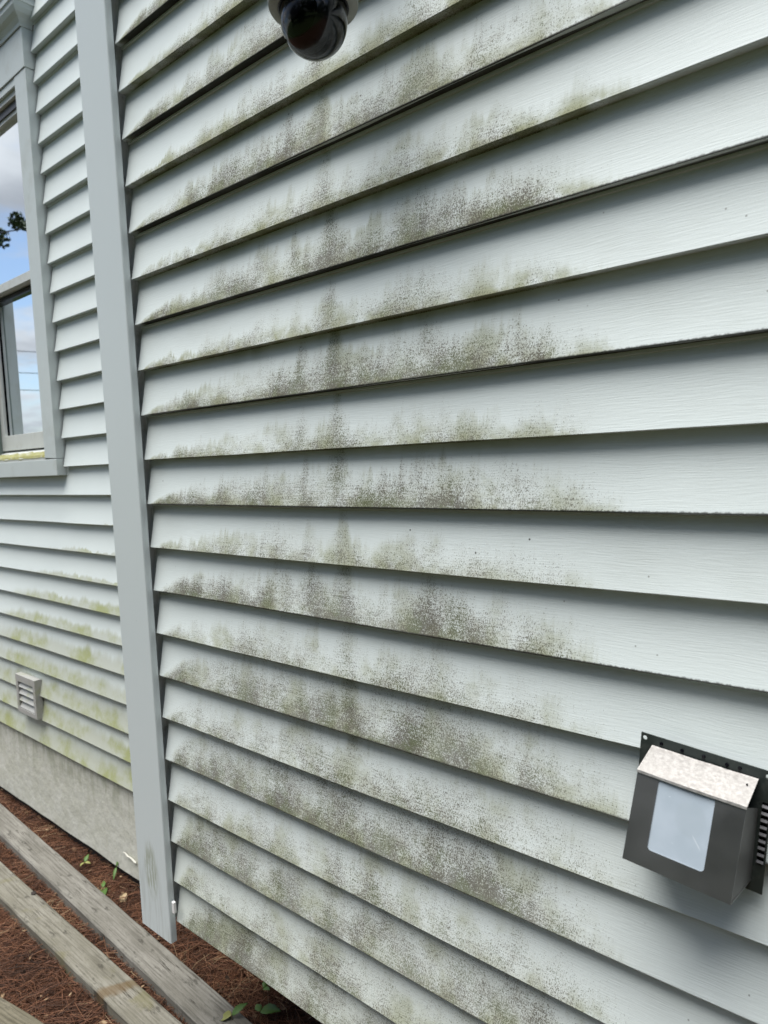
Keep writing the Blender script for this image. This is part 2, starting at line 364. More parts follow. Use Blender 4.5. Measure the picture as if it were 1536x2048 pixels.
def dome_glass():
    mm, t, b, g = mat('smoked_dome_shell')
    n = t.new('ShaderNodeFresnel'); n.inputs[0].default_value = 1.5
    tr = t.new('ShaderNodeBsdfTransparent'); tr.inputs[0].default_value = (0.42, 0.43, 0.46, 1)
    gl = t.new('ShaderNodeBsdfGlossy'); gl.inputs['Roughness'].default_value = 0.03; gl.inputs[0].default_value = (0.9, 0.9, 0.9, 1)
    mx = t.new('ShaderNodeMixShader'); t.l.new(n.outputs[0], mx.inputs[0]); t.l.new(tr.outputs[0], mx.inputs[1]); t.l.new(gl.outputs[0], mx.inputs[2])
    o = mm.node_tree.nodes['Material Output']; t.l.new(mx.outputs[0], o.inputs[0])
    return mm
def leaf_mat(name, a, e):
    mm, t, b, g = mat(name)
    P = g.outputs['Position']
    c = t.mix(t.noise(P, 25.0, 4), a, e)
    setb(t, b, c, 0.5, spec=0.35)
    return mm
M_NEAR = siding_near(); M_FAR = siding_far(); M_POST = post_mat(); M_FOUND = foundation_mat()
M_TRIM = simple('grey_green_window_trim', (0.53, 0.58, 0.57), 0.45, var=0.04, dirt=((0.33, 0.34, 0.28), 9.0, 0.22))
M_SASH = simple('white_window_sash', (0.56, 0.58, 0.555), 0.45, var=0.05, dirt=((0.30, 0.29, 0.22), 14.0, 0.3))
M_SHEATH = simple('dark_sheathing', (0.05, 0.05, 0.045), 0.9)
M_CHAN = simple('channel_vinyl', (0.44, 0.48, 0.46), 0.5, dirt=((0.10, 0.11, 0.07), 18.0, 0.6))
M_BOARD = wood_mat('weathered_pine_board', (0.155, 0.148, 0.126), (0.235, 0.226, 0.198), (0.055, 0.050, 0.041))
M_BOARD2 = wood_mat('weathered_mossy_board', (0.150, 0.142, 0.112), (0.230, 0.220, 0.184), (0.052, 0.047, 0.035), moss=(0.13, 0.12, 0.05))
M_BOARD3 = wood_mat('rough_grey_timber', (0.10, 0.09, 0.062), (0.17, 0.155, 0.115), (0.03, 0.027, 0.018), rough_scale=2.0)
M_GROUND = ground_mat(); M_NEEDLE = needle_mat()
M_STEEL = steel_front(); M_STEELD = simple('shade_toned_side_steel', (0.105, 0.105, 0.10), 0.5, 0.5, var=0.2, vscale=30); M_HOOD = steel_hood(); M_OPAL = opal_mat(); M_GLASS = glass_pane(); M_DOME = dome_glass()
M_FLANGE = simple('black_green_painted_steel', (0.035, 0.045, 0.042), 0.42, 0.3, var=0.3, vscale=40, bump=0.2, bscale=300, dirt=((0.10, 0.11, 0.10), 60.0, 0.4))
M_BLACK = simple('black_plastic', (0.004, 0.004, 0.006), 0.2, spec=0.25)
M_DGREY = simple('dark_grey_plastic', (0.06, 0.06, 0.065), 0.35)
M_CAMBODY = simple('beige_grey_camera_housing', (0.27, 0.275, 0.245), 0.5, var=0.08, dirt=((0.16, 0.16, 0.12), 40.0, 0.5))
M_VENT = simple('dirty_white_vent_plastic', (0.37, 0.37, 0.35), 0.5, var=0.1, dirt=((0.26, 0.28, 0.15), 20.0, 0.6))
M_FOOT = simple('black_foundation_foot', (0.012, 0.012, 0.012), 0.7)
M_ALGAE = simple('yellow_green_algae', (0.24, 0.235, 0.085), 0.85, var=0.4, vscale=45, bump=0.6, bscale=120, dirt=((0.42, 0.42, 0.36), 38.0, 0.85))
M_LEAF = leaf_mat('green_leaf', (0.045, 0.10, 0.02), (0.10, 0.18, 0.04))
M_LEAFY = leaf_mat('yellowing_leaf', (0.16, 0.18, 0.05), (0.30, 0.29, 0.10))
M_LEAFT = leaf_mat('tan_dead_leaf', (0.30, 0.22, 0.12), (0.42, 0.33, 0.20))
M_STEM = leaf_mat('brown_stem', (0.08, 0.06, 0.03), (0.14, 0.10, 0.05))
M_FOL = leaf_mat('dark_foliage', (0.018, 0.035, 0.012), (0.05, 0.085, 0.03))
M_BARK = leaf_mat('bark', (0.06, 0.045, 0.035), (0.12, 0.10, 0.08))
M_WIRE = simple('black_wire', (0.02, 0.02, 0.02), 0.5)
M_WHITE = simple('white_plastic_tab', (0.72, 0.72, 0.70), 0.4)

# ------------------------------------------------------------------ mesh helpers
def tag(o, label=None, cat=None, group=None, kind=None):
    if label: o['label'] = label
    if cat: o['category'] = cat
    if group: o['group'] = group
    if kind: o['kind'] = kind
    return o
def empty(name, loc, rot=(0, 0, 0)):
    o = bpy.data.objects.new(name, None); C.objects.link(o); o.location = loc; o.rotation_euler = rot
    o.empty_display_size = 0.05
    return o
def obj(name, bm_or_me, material, parent=None, loc=None, rot=None, smooth=False):
    if isinstance(bm_or_me, bmesh.types.BMesh):
        bmesh.ops.recalc_face_normals(bm_or_me, faces=bm_or_me.faces)
        me = bpy.data.meshes.new(name); bm_or_me.to_mesh(me); bm_or_me.free()
    else: me = bm_or_me
    if material is not None and not me.materials: me.materials.append(material)
    if smooth: me.polygons.foreach_set('use_smooth', [True]*len(me.polygons))
    o = bpy.data.objects.new(name, me); C.objects.link(o)
    if parent is not None: o.parent = parent
    if loc is not None: o.location = loc
    if rot is not None: o.rotation_euler = rot
    return o
def box(bm, x0, x1, y0, y1, z0, z1, bevel=0.0):
    vs_ = [bm.verts.new(p) for p in ((x0,y0,z0),(x1,y0,z0),(x1,y1,z0),(x0,y1,z0),(x0,y0,z1),(x1,y0,z1),(x1,y1,z1),(x0,y1,z1))]
    fs = [bm.faces.new([vs_[i] for i in f]) for f in ((0,1,2,3),(4,7,6,5),(0,4,5,1),(1,5,6,2),(2,6,7,3),(3,7,4,0))]
    if bevel:
        es = list({e for f in fs for e in f.edges})
        bmesh.ops.bevel(bm, geom=es, offset=bevel, segments=2, affect='EDGES', profile=0.5)
    return bm
def B(*a, **k): return box(bmesh.new(), *a, **k)
def extrude_profile(prof, xs, disp=None, cap=True):
    """prof: list of (y,z); swept along x through xs; returns bmesh"""
    bm = bmesh.new(); rings = []
    for x in xs:
        rings.append([bm.verts.new((x, p[0] + (disp(x, i)[0] if disp else 0), p[1] + (disp(x, i)[1] if disp else 0))) for i, p in enumerate(prof)])
    for a, b_ in zip(rings, rings[1:]):
        for i in range(len(prof)-1): bm.faces.new((a[i], b_[i], b_[i+1], a[i+1]))
    return bm
def tube(bm, pts, rad, n=8, cap=True):
    rad = rad if isinstance(rad, (list, tuple)) else [rad]*len(pts)
    rings = []
    for i, p in enumerate(pts):
        p = Vector(p)
        dv = (Vector(pts[min(i+1, len(pts)-1)]) - Vector(pts[max(i-1, 0)])).normalized()
        a = dv.orthogonal().normalized(); b_ = dv.cross(a)
        rings.append([bm.verts.new(p + rad[i]*(math.cos(q)*a + math.sin(q)*b_)) for q in [2*math.pi*k/n for k in range(n)]])
    for a, b_ in zip(rings, rings[1:]):
        for k in range(n): bm.faces.new((a[k], a[(k+1) % n], b_[(k+1) % n], b_[k]))
    if cap: bm.faces.new(rings[0][::-1]); bm.faces.new(rings[-1])
    return bm
def lathe(bm, prof, n=48, c=(0, 0, 0)):
    rings = []
    for r_, z in prof:
        if r_ < 1e-6: rings.append([bm.verts.new((c[0], c[1], c[2]+z))])
        else: rings.append([bm.verts.new((c[0]+r_*math.cos(2*math.pi*k/n), c[1]+r_*math.sin(2*math.pi*k/n), c[2]+z)) for k in range(n)])
    for a, b_ in zip(rings, rings[1:]):
        for k in range(n):
            q = [a[k % len(a)], a[(k+1) % len(a)], b_[(k+1) % len(b_)], b_[k % len(b_)]]
            u = []
            for vtx in q:
                if vtx not in u: u.append(vtx)
            if len(u) > 2:
                try: bm.faces.new(u)
                except ValueError: pass
    return bm
def holed_plate(name, outer, holes, thick, bevel=0.0):
    """flat sheet in local XZ, thickness along Y, with real holes; outlines are lists of (x,z)"""
    cu = bpy.data.curves.new(name, 'CURVE'); cu.dimensions = '2D'; cu.fill_mode = 'BOTH'; cu.extrude = thick/2; cu.bevel_depth = bevel
    for loop in [outer] + holes:
        s = cu.splines.new('POLY'); s.points.add(len(loop)-1)
        for p, (x, z) in zip(s.points, loop): p.co = (x, z, 0, 1)
        s.use_cyclic_u = True
    tmp = bpy.data.objects.new('tmp', cu); C.objects.link(tmp)
    bpy.context.view_layer.update()
    me = bpy.data.meshes.new_from_object(tmp.evaluated_get(bpy.context.evaluated_depsgraph_get()))
    bpy.data.objects.remove(tmp)
    me.transform(Matrix.Rotation(math.pi/2, 4, 'X'))
    me.name = name
    return me
def circ(cx, cz, r_, n=14): return [(cx+r_*math.cos(2*math.pi*k/n), cz+r_*math.sin(2*math.pi*k/n)) for k in range(n)]
def rrect(x0, x1, z0, z1, r_, n=5):
    out = []
    for cx, cz, a0 in ((x1-r_, z1-r_, 0), (x0+r_, z1-r_, 90), (x0+r_, z0+r_, 180), (x1-r_, z0+r_, 270)):
        for k in range(n+1):
            a = R(a0 + 90*k/n); out.append((cx+r_*math.cos(a), cz+r_*math.sin(a)))
    return out

# ------------------------------------------------------------------ ground
GZ = -0.385
bm = bmesh.new()
NX = 60
gx = [-150, -60, -20, -8, -4] + list(np.linspace(-3.0, 1.6, 70)) + [3, 6, 15, 60, 150]
gy = [-150, -60, -20, -6, -3, -1.6] + list(np.linspace(-1.1, 0.54, 34)) + [1, 4, 20, 150]
grid = [[bm.verts.new((x, y, GZ + (0.010*mnoise.noise(Vector((x*4, y*4, 0))) + 0.006*mnoise.noise(Vector((x*15, y*15, 3))) if -3.2 < x < 1.8 and -1.3 < y < 0.5 else 0))) for x in gx] for y in gy]
for j in range(len(gy)-1):
    for i in range(len(gx)-1): bm.faces.new((grid[j][i], grid[j][i+1], grid[j+1][i+1], grid[j+1][i]))
tag(obj('ground', bm, M_GROUND, smooth=True), kind='structure')

# ------------------------------------------------------------------ house
house = empty('house', (0, 0.3, GZ))
tag(house, 'house with pale grey vinyl siding, mildew stains and a set back bay', 'house')
HP = Vector(house.location)
def hpart(name, bm, m_, label=None, smooth=False):
    o = obj(name, bm, m_, house, loc=-HP, smooth=smooth)
    if label: o['label'] = label
    return o
def lap_profile(k, y0, locked, h=E_LAP):
    z0 = k*E_LAP; d_ = 0.019
    if locked:
        p = [(0.0180, 0.0012), (0.0016, 0.0), (0.0004, 0.0005), (0.0, 0.0018)]
    else:
        p = [(0.0187, 0.0022), (0.0040, 0.0009), (0.0020, 0.0006), (0.0008, 0.0010), (0.0, 0.0020)]
    for f in [0.06 + 0.07*i for i in range(13)]: p.append((0.0186*(1.32*(f-0.018) - 0.30*(f-0.018)**2), f*h))
    if not locked:                        # the lip of the lock strip shows under the panel above
        p += [(0.0187, h-0.0048), (0.0148, h-0.0042), (0.0148, h+0.0008)]
    else:
        p += [(0.0190, h), (0.0191, h+0.0030)]
    return [(y0+a, z0+b_) for a, b_ in p]
def lap(k, y0, x0, x1, m_, n, h=E_LAP, seed=0):
    xs = [x0 + (x1-x0)*i/n for i in range(n+1)]
    locked = (k % 2 == 0)
    def disp(x, i):
        a = mnoise.noise(Vector((x*1.7, k*3.1+seed, 0)))
        b_ = mnoise.noise(Vector((x*4.5, k*3.1+seed, 9)))
        return (0.0009*a + 0.0004*b_, 0.0012*a + 0.0005*b_)
    bm = extrude_profile(lap_profile(k, y0, locked, h), xs, disp)
    return hpart('siding_board', bm, m_, smooth=False)
# near wall
NEAR_ROWS = 28
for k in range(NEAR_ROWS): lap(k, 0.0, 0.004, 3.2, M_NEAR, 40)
# set back wall, right and left of the window
FY = 0.291
WX0, WX1, WZ0, WZ1 = -1.71, -1.037, 1.088, 2.72
for k in range(34):
    z0, z1 = k*E_LAP, (k+1)*E_LAP
    if z1 > WZ0+0.03 and z0 < WZ1-0.0:
        lap(k, FY, WX1+0.006, -0.08, M_FAR, 12, seed=50); lap(k, FY, -3.4, WX0-0.006, M_FAR, 14, seed=50)
    else: lap(k, FY, -3.4, -0.08, M_FAR, 30, seed=50)
# bodies behind the boards
hpart('wall_sheathing', B(-0.10, 3.2, 0.0205, 0.6, 0.004, 28*E_LAP), M_SHEATH)
bm = bmesh.new()
box(bm, -3.4, WX0-0.004, FY+0.0205, 0.8, 0.004, 34*E_LAP); box(bm, WX1+0.004, -0.101, FY+0.0205, 0.8, 0.004, 34*E_LAP)
box(bm, WX0-0.0035, WX1+0.0035, FY+0.0205, 0.8, 0.004, WZ0-0.004); box(bm, WX0-0.0035, WX1+0.0035, FY+0.0205, 0.8, WZ1+0.004, 34*E_LAP)
hpart('wall_sheathing', bm, M_SHEATH)
# return wall between the two, behind the corner post
bm = bmesh.new()
for k in range(28):
    ring0, ring1 = [], []
    for (a, z) in lap_profile(k, 0.0, k % 2 == 0):
        ring0.append(bm.verts.new((-0.114+a, 0.09, z))); ring1.append(bm.verts.new((-0.114+a, 0.289, z)))
    for i in range(len(ring0)-1): bm.faces.new((ring0[i], ring1[i], ring1[i+1], ring0[i+1]))
tag(hpart('return_wall', bm, M_FAR), kind='stuff')
# corner post: hollow outside corner, two faces with returns and receiving channels
PX0, PX1, PY0, PZ0, PZ1 = -0.125, 0.006, -0.020, -0.046, 28*E_LAP
outline = [(PX1, -0.0035), (PX1, PY0+0.003), (PX1-0.0009, PY0+0.0009), (PX1-0.003, PY0), (PX0+0.003, PY0), (PX0+0.0009, PY0+0.0009), (PX0, PY0+0.003), (PX0, 0.085),
           (PX0+0.016, 0.085), (PX0+0.016, 0.0835), (PX0+0.0015, 0.0835), (PX0+0.0015, PY0+0.0036), (PX0+0.0036, PY0+0.0015), (PX1-0.0036, PY0+0.0015), (PX1-0.0015, PY0+0.0036), (PX1-0.0015, -0.0035)]
def prism(bm, outl, z0, z1):
    a = [bm.verts.new((x, y, z0)) for x, y in outl]; b_ = [bm.verts.new((x, y, z1)) for x, y in outl]
    n = len(outl)
    for i in range(n): bm.faces.new((a[i], a[(i+1) % n], b_[(i+1) % n], b_[i]))
    bm.faces.new(a[::-1]); bm.faces.new(b_)
    return bm
def prism_obj(outl, z0, z1): return prism(bmesh.new(), outl, z0, z1)
post = hpart('corner_post', prism_obj(outline, PZ0, PZ1), M_POST, 'smooth blue grey corner post with a mitred foot hanging below the siding')
# thin channel behind the post lip that the board ends run into
ch = hpart('receiving_channel', prism_obj([(-0.012, 0.0203), (-0.012, -0.001), (-0.0108, -0.001), (-0.0108, 0.0193), (0.0036, 0.0193), (0.0036, 0.0203)], 0.0, PZ1), M_CHAN)
tb = hpart('end_tab', B(0.0165, 0.0255, -0.0175, -0.0105, 0.036, 0.064, bevel=0.0012), M_WHITE, 'small white plastic tab beside the foot of the post')
# foundation
bm = bmesh.new()
xs = np.linspace(-3.4, -0.1, 60); zs = np.linspace(-0.338, 0.012, 9)
vv = [[bm.verts.new((x, FY+0.017 + 0.0035*mnoise.noise(Vector((x*6, z*9, 1))), z + (0.007*mnoise.noise(Vector((x*5, 3, 1))) if j == 0 else 0))) for x in xs] for j, z in enumerate(zs)]
for j in range(8):
    for i in range(59): bm.faces.new((vv[j][i], vv[j][i+1], vv[j+1][i+1], vv[j+1][i]))
bt = [bm.verts.new(q.co + Vector((0, 0.0002, -0.0002))) for q in vv[0]]
bk = [bm.verts.new((x, FY+0.12, -0.338)) for x in xs]
for i in range(59): bm.faces.new((bt[i], bk[i], bk[i+1], bt[i+1]))
hpart('foundation', bm, M_FOUND, smooth=True)
bm = bmesh.new()
pts = [(-0.83 + 0.085*i/6, FY+0.0115+0.001*(i % 2), -0.262 - 0.010*i/6 + 0.002*math.sin(i*2.1)) for i in range(7)]
tube(bm, pts, [0.001, 0.002, 0.003, 0.0025, 0.003, 0.0035, 0.002], 6)
hpart('render_ridge', bm, simple('pale_patch', (0.58, 0.57, 0.50), 0.8), 'pale ridge of patching on the foundation')
hpart('foundation_foot', B(-3.4, -0.1, FY+0.034, FY+0.11, GZ-0.08, -0.335), M_FOOT)  # black strip set back below the foundation edge
hpart('bay_foundation', B(-0.099, 3.2, 0.56, 0.7, GZ-0.1, 0.003), simple('shade_dark_concrete', (0.05, 0.047, 0.042), 0.9, var=0.3, vscale=20, bump=0.5, bscale=40))  # concrete coloured near black to stand for shade under the overhang

# window -------------------------------------------------------------
WF = 0.270
win = hpart('window', B(-1.12-0.53, -1.125, 0.42, 0.43, 1.19, 2.47), M_BLACK, 'double hung window with grey trim, algae along its sill')
win['label'] = 'double hung window with pale grey trim and algae on its sill'
def wpart(name, bm, m_, label=None, smooth=False):
    o = obj(name, bm, m_, win, smooth=smooth)
    if label: o['label'] = label
    return o
IX0, IX1 = -1.655, -1.128            # opening between the side casings
# side casings, mitred feet
def casing(x_in, x_out, z0, z1):
    s = 1 if x_out > x_in else -1
    bm = bmesh.new()
    f = [(x_in, z0+0.004), (x_out, z0), (x_out, z1), (x_in, z1)]
    a = [bm.verts.new((x, WF, z)) for x, z in f]; b_ = [bm.verts.new((x, FY+0.0200, z)) for x, z in f]
    bm.faces.new(a); bm.faces.new(b_[::-1])
    for i in range(4): bm.faces.new((a[i], a[(i+1) % 4], b_[(i+1) % 4], b_[i]))
    bmesh.ops.bevel(bm, geom=list(bm.edges), offset=0.0015, segments=2, affect='EDGES', profile=0.5)
    return bm
wpart('casing', casing(IX1, WX1, 1.149, 2.486), M_TRIM)
wpart('casing', casing(IX0, WX0+0.003, 1.149, 2.486), M_TRIM)
wpart('casing', B(WX0+0.003, WX1, WF-0.0005, FY+0.0200, 1.088, 1.1475, bevel=0.0015), M_TRIM)
wpart('head_casing', B(WX0+0.001, WX1+0.001, WF-0.003, FY+0.0200, 2.4875, 2.618, bevel=0.0015), M_TRIM)
bm = bmesh.new()
crown = [(0.0, 2.6185), (0.004, 2.6185), (0.006, 2.628), (0.014, 2.640), (0.026, 2.650), (0.034, 2.664), (0.036, 2.678), (0.040, 2.679), (0.040, 2.700), (0.044, 2.702), (0.044, 2.722), (0.0, 2.722)]
rings = []
for o_, z in crown:
    rings.append([bm.verts.new(p) for p in ((WX0-o_, FY+0.013, z), (WX0-o_, WF-0.004-o_, z), (WX1+o_, WF-0.004-o_, z), (WX1+o_, FY+0.013, z))])
for a, b_ in zip(rings, rings[1:]):
    for i in range(3): bm.faces.new((a[i], a[i+1], b_[i+1], b_[i]))
wpart('crown_moulding', bm, M_TRIM)
# frame and jambs
wpart('jamb', B(IX1, IX1+0.012, FY+0.0201, 0.415, 1.15, 2.486), M_SASH)
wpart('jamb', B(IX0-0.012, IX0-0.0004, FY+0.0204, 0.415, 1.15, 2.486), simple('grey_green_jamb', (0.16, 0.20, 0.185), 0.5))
wpart('head_jamb', B(IX0+0.0005, IX1-0.0005, WF+0.012, 0.415, 2.442, 2.485), M_SASH)
wpart('head_stop', B(IX0+0.0005, IX1-0.0005, WF+0.002, WF+0.0115, 2.462, 2.4855), M_TRIM)
wpart('head_shadow_strip', B(IX0+0.001, IX1-0.001, WF+0.024, WF+0.034, 2.415, 2.4415), M_DGREY)  # dark strip stands in for the shaded underside of the window head
# sill: sloping
bm = bmesh.new()
prof = [(WF+0.001, 1.1480), (WF+0.001, 1.158), (WF+0.006, 1.164), (WF+0.075, 1.194), (WF+0.14, 1.196), (WF+0.14, 1.1480)]
a = [bm.verts.new((IX0+0.0005, y, z)) for y, z in prof]; b_ = [bm.verts.new((IX1-0.0005, y, z)) for y, z in prof]
for i in range(6): bm.faces.new((a[i], a[(i+1) % 6], b_[(i+1) % 6], b_[i]))
bm.faces.new(a); bm.faces.new(b_[::-1])
wpart('sill', bm, M_SASH)
bm = bmesh.new(); n = 40; ra = []; rb = []; rc = []
for i in range(n+1):
    x = IX0+0.002 + (IX1-IX0-0.004)*i/n; q = mnoise.noise(Vector((x*22, 0, 0)))
    t_ = 0.014 + 0.012*q; yt = WF+0.012; 
    ra.append(bm.verts.new((x, WF-0.0001+0.0, 1.1595-max(0.0, 0.004+0.006*q)))); rb.append(bm.verts.new((x, WF+0.0045, 1.1655))); rc.append(bm.verts.new((x, WF+0.040+0.016*q, 1.1800+0.007*q+0.0008)))
for i in range(n):
    bm.faces.new((ra[i], ra[i+1], rb[i+1], rb[i])); bm.faces.new((rb[i], rb[i+1], rc[i+1], rc[i]))
wpart('algae', bm, M_ALGAE, 'yellow green algae growing along the sill')
# lower sash (set deeper) and upper sash
LY, UY = 0.345, 0.316
def sash(y, z0, z1, bot, top, st, thick=0.03):
    x0, x1 = IX0+0.001, IX1-0.001
    wpart('sash_rail', B(x0, x1, y-0.016, y+0.014, z0, z0+bot, bevel=0.001), M_SASH)
    wpart('sash_rail', B(x0, x1, y-0.016, y+0.014, z1-top, z1, bevel=0.001), M_SASH)
    wpart('sash_stile', B(x0, x0+st, y-0.015, y+0.013, z0+bot-0.001, z1-top+0.001), M_SASH)
    wpart('sash_stile', B(x1-st, x1, y-0.015, y+0.013, z0+bot-0.001, z1-top+0.001), M_SASH)
    wpart('glazing_gasket', B(x0+st-0.001, x0+st+0.003, y-0.004, y+0.012, z0+bot, z1-top), M_BLACK)
    wpart('pane', B(x0+st, x1-st, y, y+0.004, z0+bot-0.002, z1-top+0.002), M_GLASS)
sash(LY, 1.197, 1.845, 0.062, 0.030, 0.034)
sash(UY, 1.812, 2.441, 0.032, 0.040, 0.034)
wpart('rail_shadow_strip', B(IX0+0.002, IX1-0.002, LY-0.012, LY+0.010, 1.790, 1.811), M_BLACK)  # black strip stands in for the shadow below the meeting rail

# ------------------------------------------------------------------ louvred vent cover on the set back wall
vent = empty('vent_cover', (-1.487, FY+0.002, 0.11))
tag(vent, 'small pale louvred vent cover low on the mossy set back wall', 'vent')
bm = bmesh.new()
vx0, vx1, vz0, vz1 = -0.092, 0.092, 0.0, 0.160
vd = -0.020
for q in ((vx0, vx0+0.020, vz0, vz1), (vx1-0.020, vx1, vz0, vz1), (vx0+0.020, vx1-0.020, vz0, vz0+0.018), (vx0+0.020, vx1-0.020, vz1-0.028, vz1)):
    box(bm, q[0], q[1], vd, 0.008, q[2], q[3])
obj('frame', bm, M_VENT, vent)
obj('back_plate', B(vx0+0.021, vx1-0.021, 0.0, 0.006, vz0+0.01, vz1-0.01), M_DGREY, vent)
for i in range(4):
    z = 0.022 + i*0.029
    bm = bmesh.new()
    a = [bm.verts.new((vx0+0.0205, y, zz_)) for y, zz_ in ((vd+0.001, z), (vd+0.004, z-0.003), (-0.002, z+0.022), (-0.004, z+0.025))]
    b_ = [bm.verts.new((vx1-0.0205, y, zz_)) for y, zz_ in ((vd+0.001, z), (vd+0.004, z-0.003), (-0.002, z+0.022), (-0.004, z+0.025))]
    for j in range(4): bm.faces.new((a[j], a[(j+1) % 4], b_[(j+1) % 4], b_[j]))
    bm.faces.new(a); bm.faces.new(b_[::-1])
    obj('louver', bm, M_VENT, vent)

# ------------------------------------------------------------------ steel wall lamp box, lower right
lamp = empty('wall_lamp', (1.2145, 0, 0.659), (0, R(5.2), 0))
tag(lamp, 'crooked steel box wall lamp with an opal white window and bright sloping hood', 'wall lamp')
HWX = 0.060
slots = [rrect(0.0665, 0.0742, 0.030-0.0085*i, 0.0343-0.0085*i, 0.0018, 3) for i in range(9)]
holes = [circ(-0.0705, 0.0665, 0.0028), circ(0.0700, 0.0655, 0.0030)] + slots
me = holed_plate('flange', [(-0.0755, -0.078), (0.0760, -0.078), (0.0760, 0.0725), (-0.0755, 0.0725)], holes, 0.0016)
obj('flange', me, M_FLANGE, lamp, loc=(0, -0.0065, 0))
for i, hx in enumerate((-0.050, -0.025, 0.000, 0.026, 0.040)):
    bm = bmesh.new(); tube(bm, [(hx, -0.0070, 0.0655+random.uniform(-.001, .001)), (hx, -0.0092, 0.0655)], [0.0024, 0.0018], 10)
    obj('rivet', bm, M_BLACK, lamp)
obj('slot_backing', B(0.0615, 0.0745, -0.0030, -0.0012, -0.045, 0.038), M_BLACK, lamp)
for i in range(9):
    z = 0.0300-0.0085*i
    bm = bmesh.new()
    a = [bm.verts.new(p) for p in ((0.0668, -0.0074, z+0.001), (0.0740, -0.0074, z+0.001), (0.0740, -0.0094, z-0.0016), (0.0668, -0.0094, z-0.0016))]
    b_ = [bm.verts.new(v_.co + Vector((0, 0.0006, -0.0006))) for v_ in a]
    bm.faces.new(a); bm.faces.new(b_[::-1])
    for j in range(4): bm.faces.new((a[j], a[(j+1) % 4], b_[(j+1) % 4], b_[j]))
    obj('slot_fin', bm, M_DGREY, lamp)
# body geometry: lip (y=-.055,z=.045) bottom (y=-.085,z=-.055)
LIP = Vector((0, -0.055, 0.045)); BOT = Vector((0, -0.085, -0.055))
Ln = (BOT-LIP).length; ang = math.atan2(-(BOT.y-LIP.y), -(BOT.z-LIP.z))    # lean of the front
me = holed_plate('front_panel', [(-HWX, -Ln), (HWX, -Ln), (HWX, 0), (-HWX, 0)], [rrect(-0.0345, 0.0285, -Ln*0.80, -Ln*0.015, 0.0045)], 0.0014)
fp = obj('front_panel', me, M_STEEL, lamp, loc=LIP, rot=(-ang, 0, 0))
obj('opal_window', B(-0.037, 0.031, 0.0002, 0.0022, -Ln*0.82, -Ln*0.004), M_OPAL, lamp, loc=LIP + Vector((0, 0.0004, 0)), rot=(-ang, 0, 0))
def sheet(pts, th):
    bm = bmesh.new(); pts = [Vector(p) for p in pts]
    nn = (pts[1]-pts[0]).cross(pts[2]-pts[0]).normalized()*th
    a = [bm.verts.new(p) for p in pts]; b_ = [bm.verts.new(p+nn) for p in pts]; n_ = len(pts)
    bm.faces.new(a); bm.faces.new(b_[::-1])
    for i in range(n_): bm.faces.new((a[i], a[(i+1) % n_], b_[(i+1) % n_], b_[i]))
    return bm
# side walls: open wedge under the hood, as the folded sheet leaves a dark gap
for s in (-1, 1):
    x = s*(HWX-0.0008)
    obj('side_panel', sheet([(x, -0.0545, 0.0445), (x, -0.0845, -0.0548), (x*1.07, -0.0080, -0.0640), (x*1.07, -0.0080, 0.0250)], -s*0.001), M_STEELD, lamp)  # side steel coloured darker in place of a dimmer reflection
    xi = s*(HWX-0.011)
    obj('inner_gusset', sheet([(xi, -0.050, 0.040), (xi, -0.010, 0.018), (xi, -0.010, 0.056)], -s*0.0008), M_BLACK, lamp)
obj('bottom_panel', sheet([(-HWX, -0.0847, -0.0552), (HWX, -0.0847, -0.0552), (HWX*1.06, -0.008, -0.0645), (-HWX*1.06, -0.008, -0.0645)], 0.001), M_STEEL, lamp)
# hood: one sloping sheet with a turned lip, subtly wavy
bm = bmesh.new(); n = 16
pr = [(-0.0090, 0.0600), (-0.0572, 0.0466), (-0.0578, 0.0440)]
def hw(p): return HWX*0.985 + 0.0005
rr = []
for i in range(n+1):
    u = -1 + 2*i/n
    rr.append([bm.verts.new((u*(HWX+0.0006), y - 0.0006*math.cos(u*3.0), z + 0.0004*mnoise.noise(Vector((u*3, j, 0))))) for j, (y, z) in enumerate(pr)])
for a, b_ in zip(rr, rr[1:]):
    for j in range(len(pr)-1): bm.faces.new((a[j], b_[j], b_[j+1], a[j+1]))
ho = obj('hood', bm, M_HOOD, lamp)
mo = ho.modifiers.new('thickness', 'SOLIDIFY'); mo.thickness = 0.001; mo.offset = 0
bm = bmesh.new(); tube(bm, [(0.0525, -0.0250, 0.0565), (0.0525, -0.0256, 0.0582-0.0)], [0.0012, 0.0010], 8)
obj('hood_rivet', bm, M_BLACK, lamp)

# ------------------------------------------------------------------ dome camera, top centre
DC = Vector((0.757, -0.140, 1.704))
domecam = empty('dome_camera', (0.757, 0.0, 1.90))
tag(domecam, 'black dome security camera hanging from a beige bracket above the mildewed siding', 'security camera')
off = DC - Vector(domecam.location)
def dpart(name, bm, m_, smooth=True, label=None):
    o = obj(name, bm, m_, domecam, loc=off, smooth=smooth)
    if label: o['label'] = label
    return o
rd = 0.0462
prof = [(0, -rd)] + [(rd*math.sin(a), -rd*math.cos(a)) for a in np.linspace(0.08, math.pi*0.5, 20)] + [(rd, 0.012), (rd, 0.020)]
dpart('dome_shell', lathe(bmesh.new(), prof, 64), M_DOME)
ball = bmesh.new(); bmesh.ops.create_uvsphere(ball, u_segments=40, v_segments=24, radius=0.0415)
dpart('inner_cradle', ball, M_DGREY)
v_ = (Vector((1.4645, -0.862, 1.0987)) - DC).normalized()
side = v_.cross(Vector((0, 0, 1))).normalized()
lensc = v_*0.0125 + side*0.009 + Vector((0, 0, 0.006))
ball = bmesh.new(); bmesh.ops.create_uvsphere(ball, u_segments=40, v_segments=24, radius=0.0335)
for q in ball.verts: q.co += lensc*0.98
dpart('lens_turret', ball, M_BLACK)
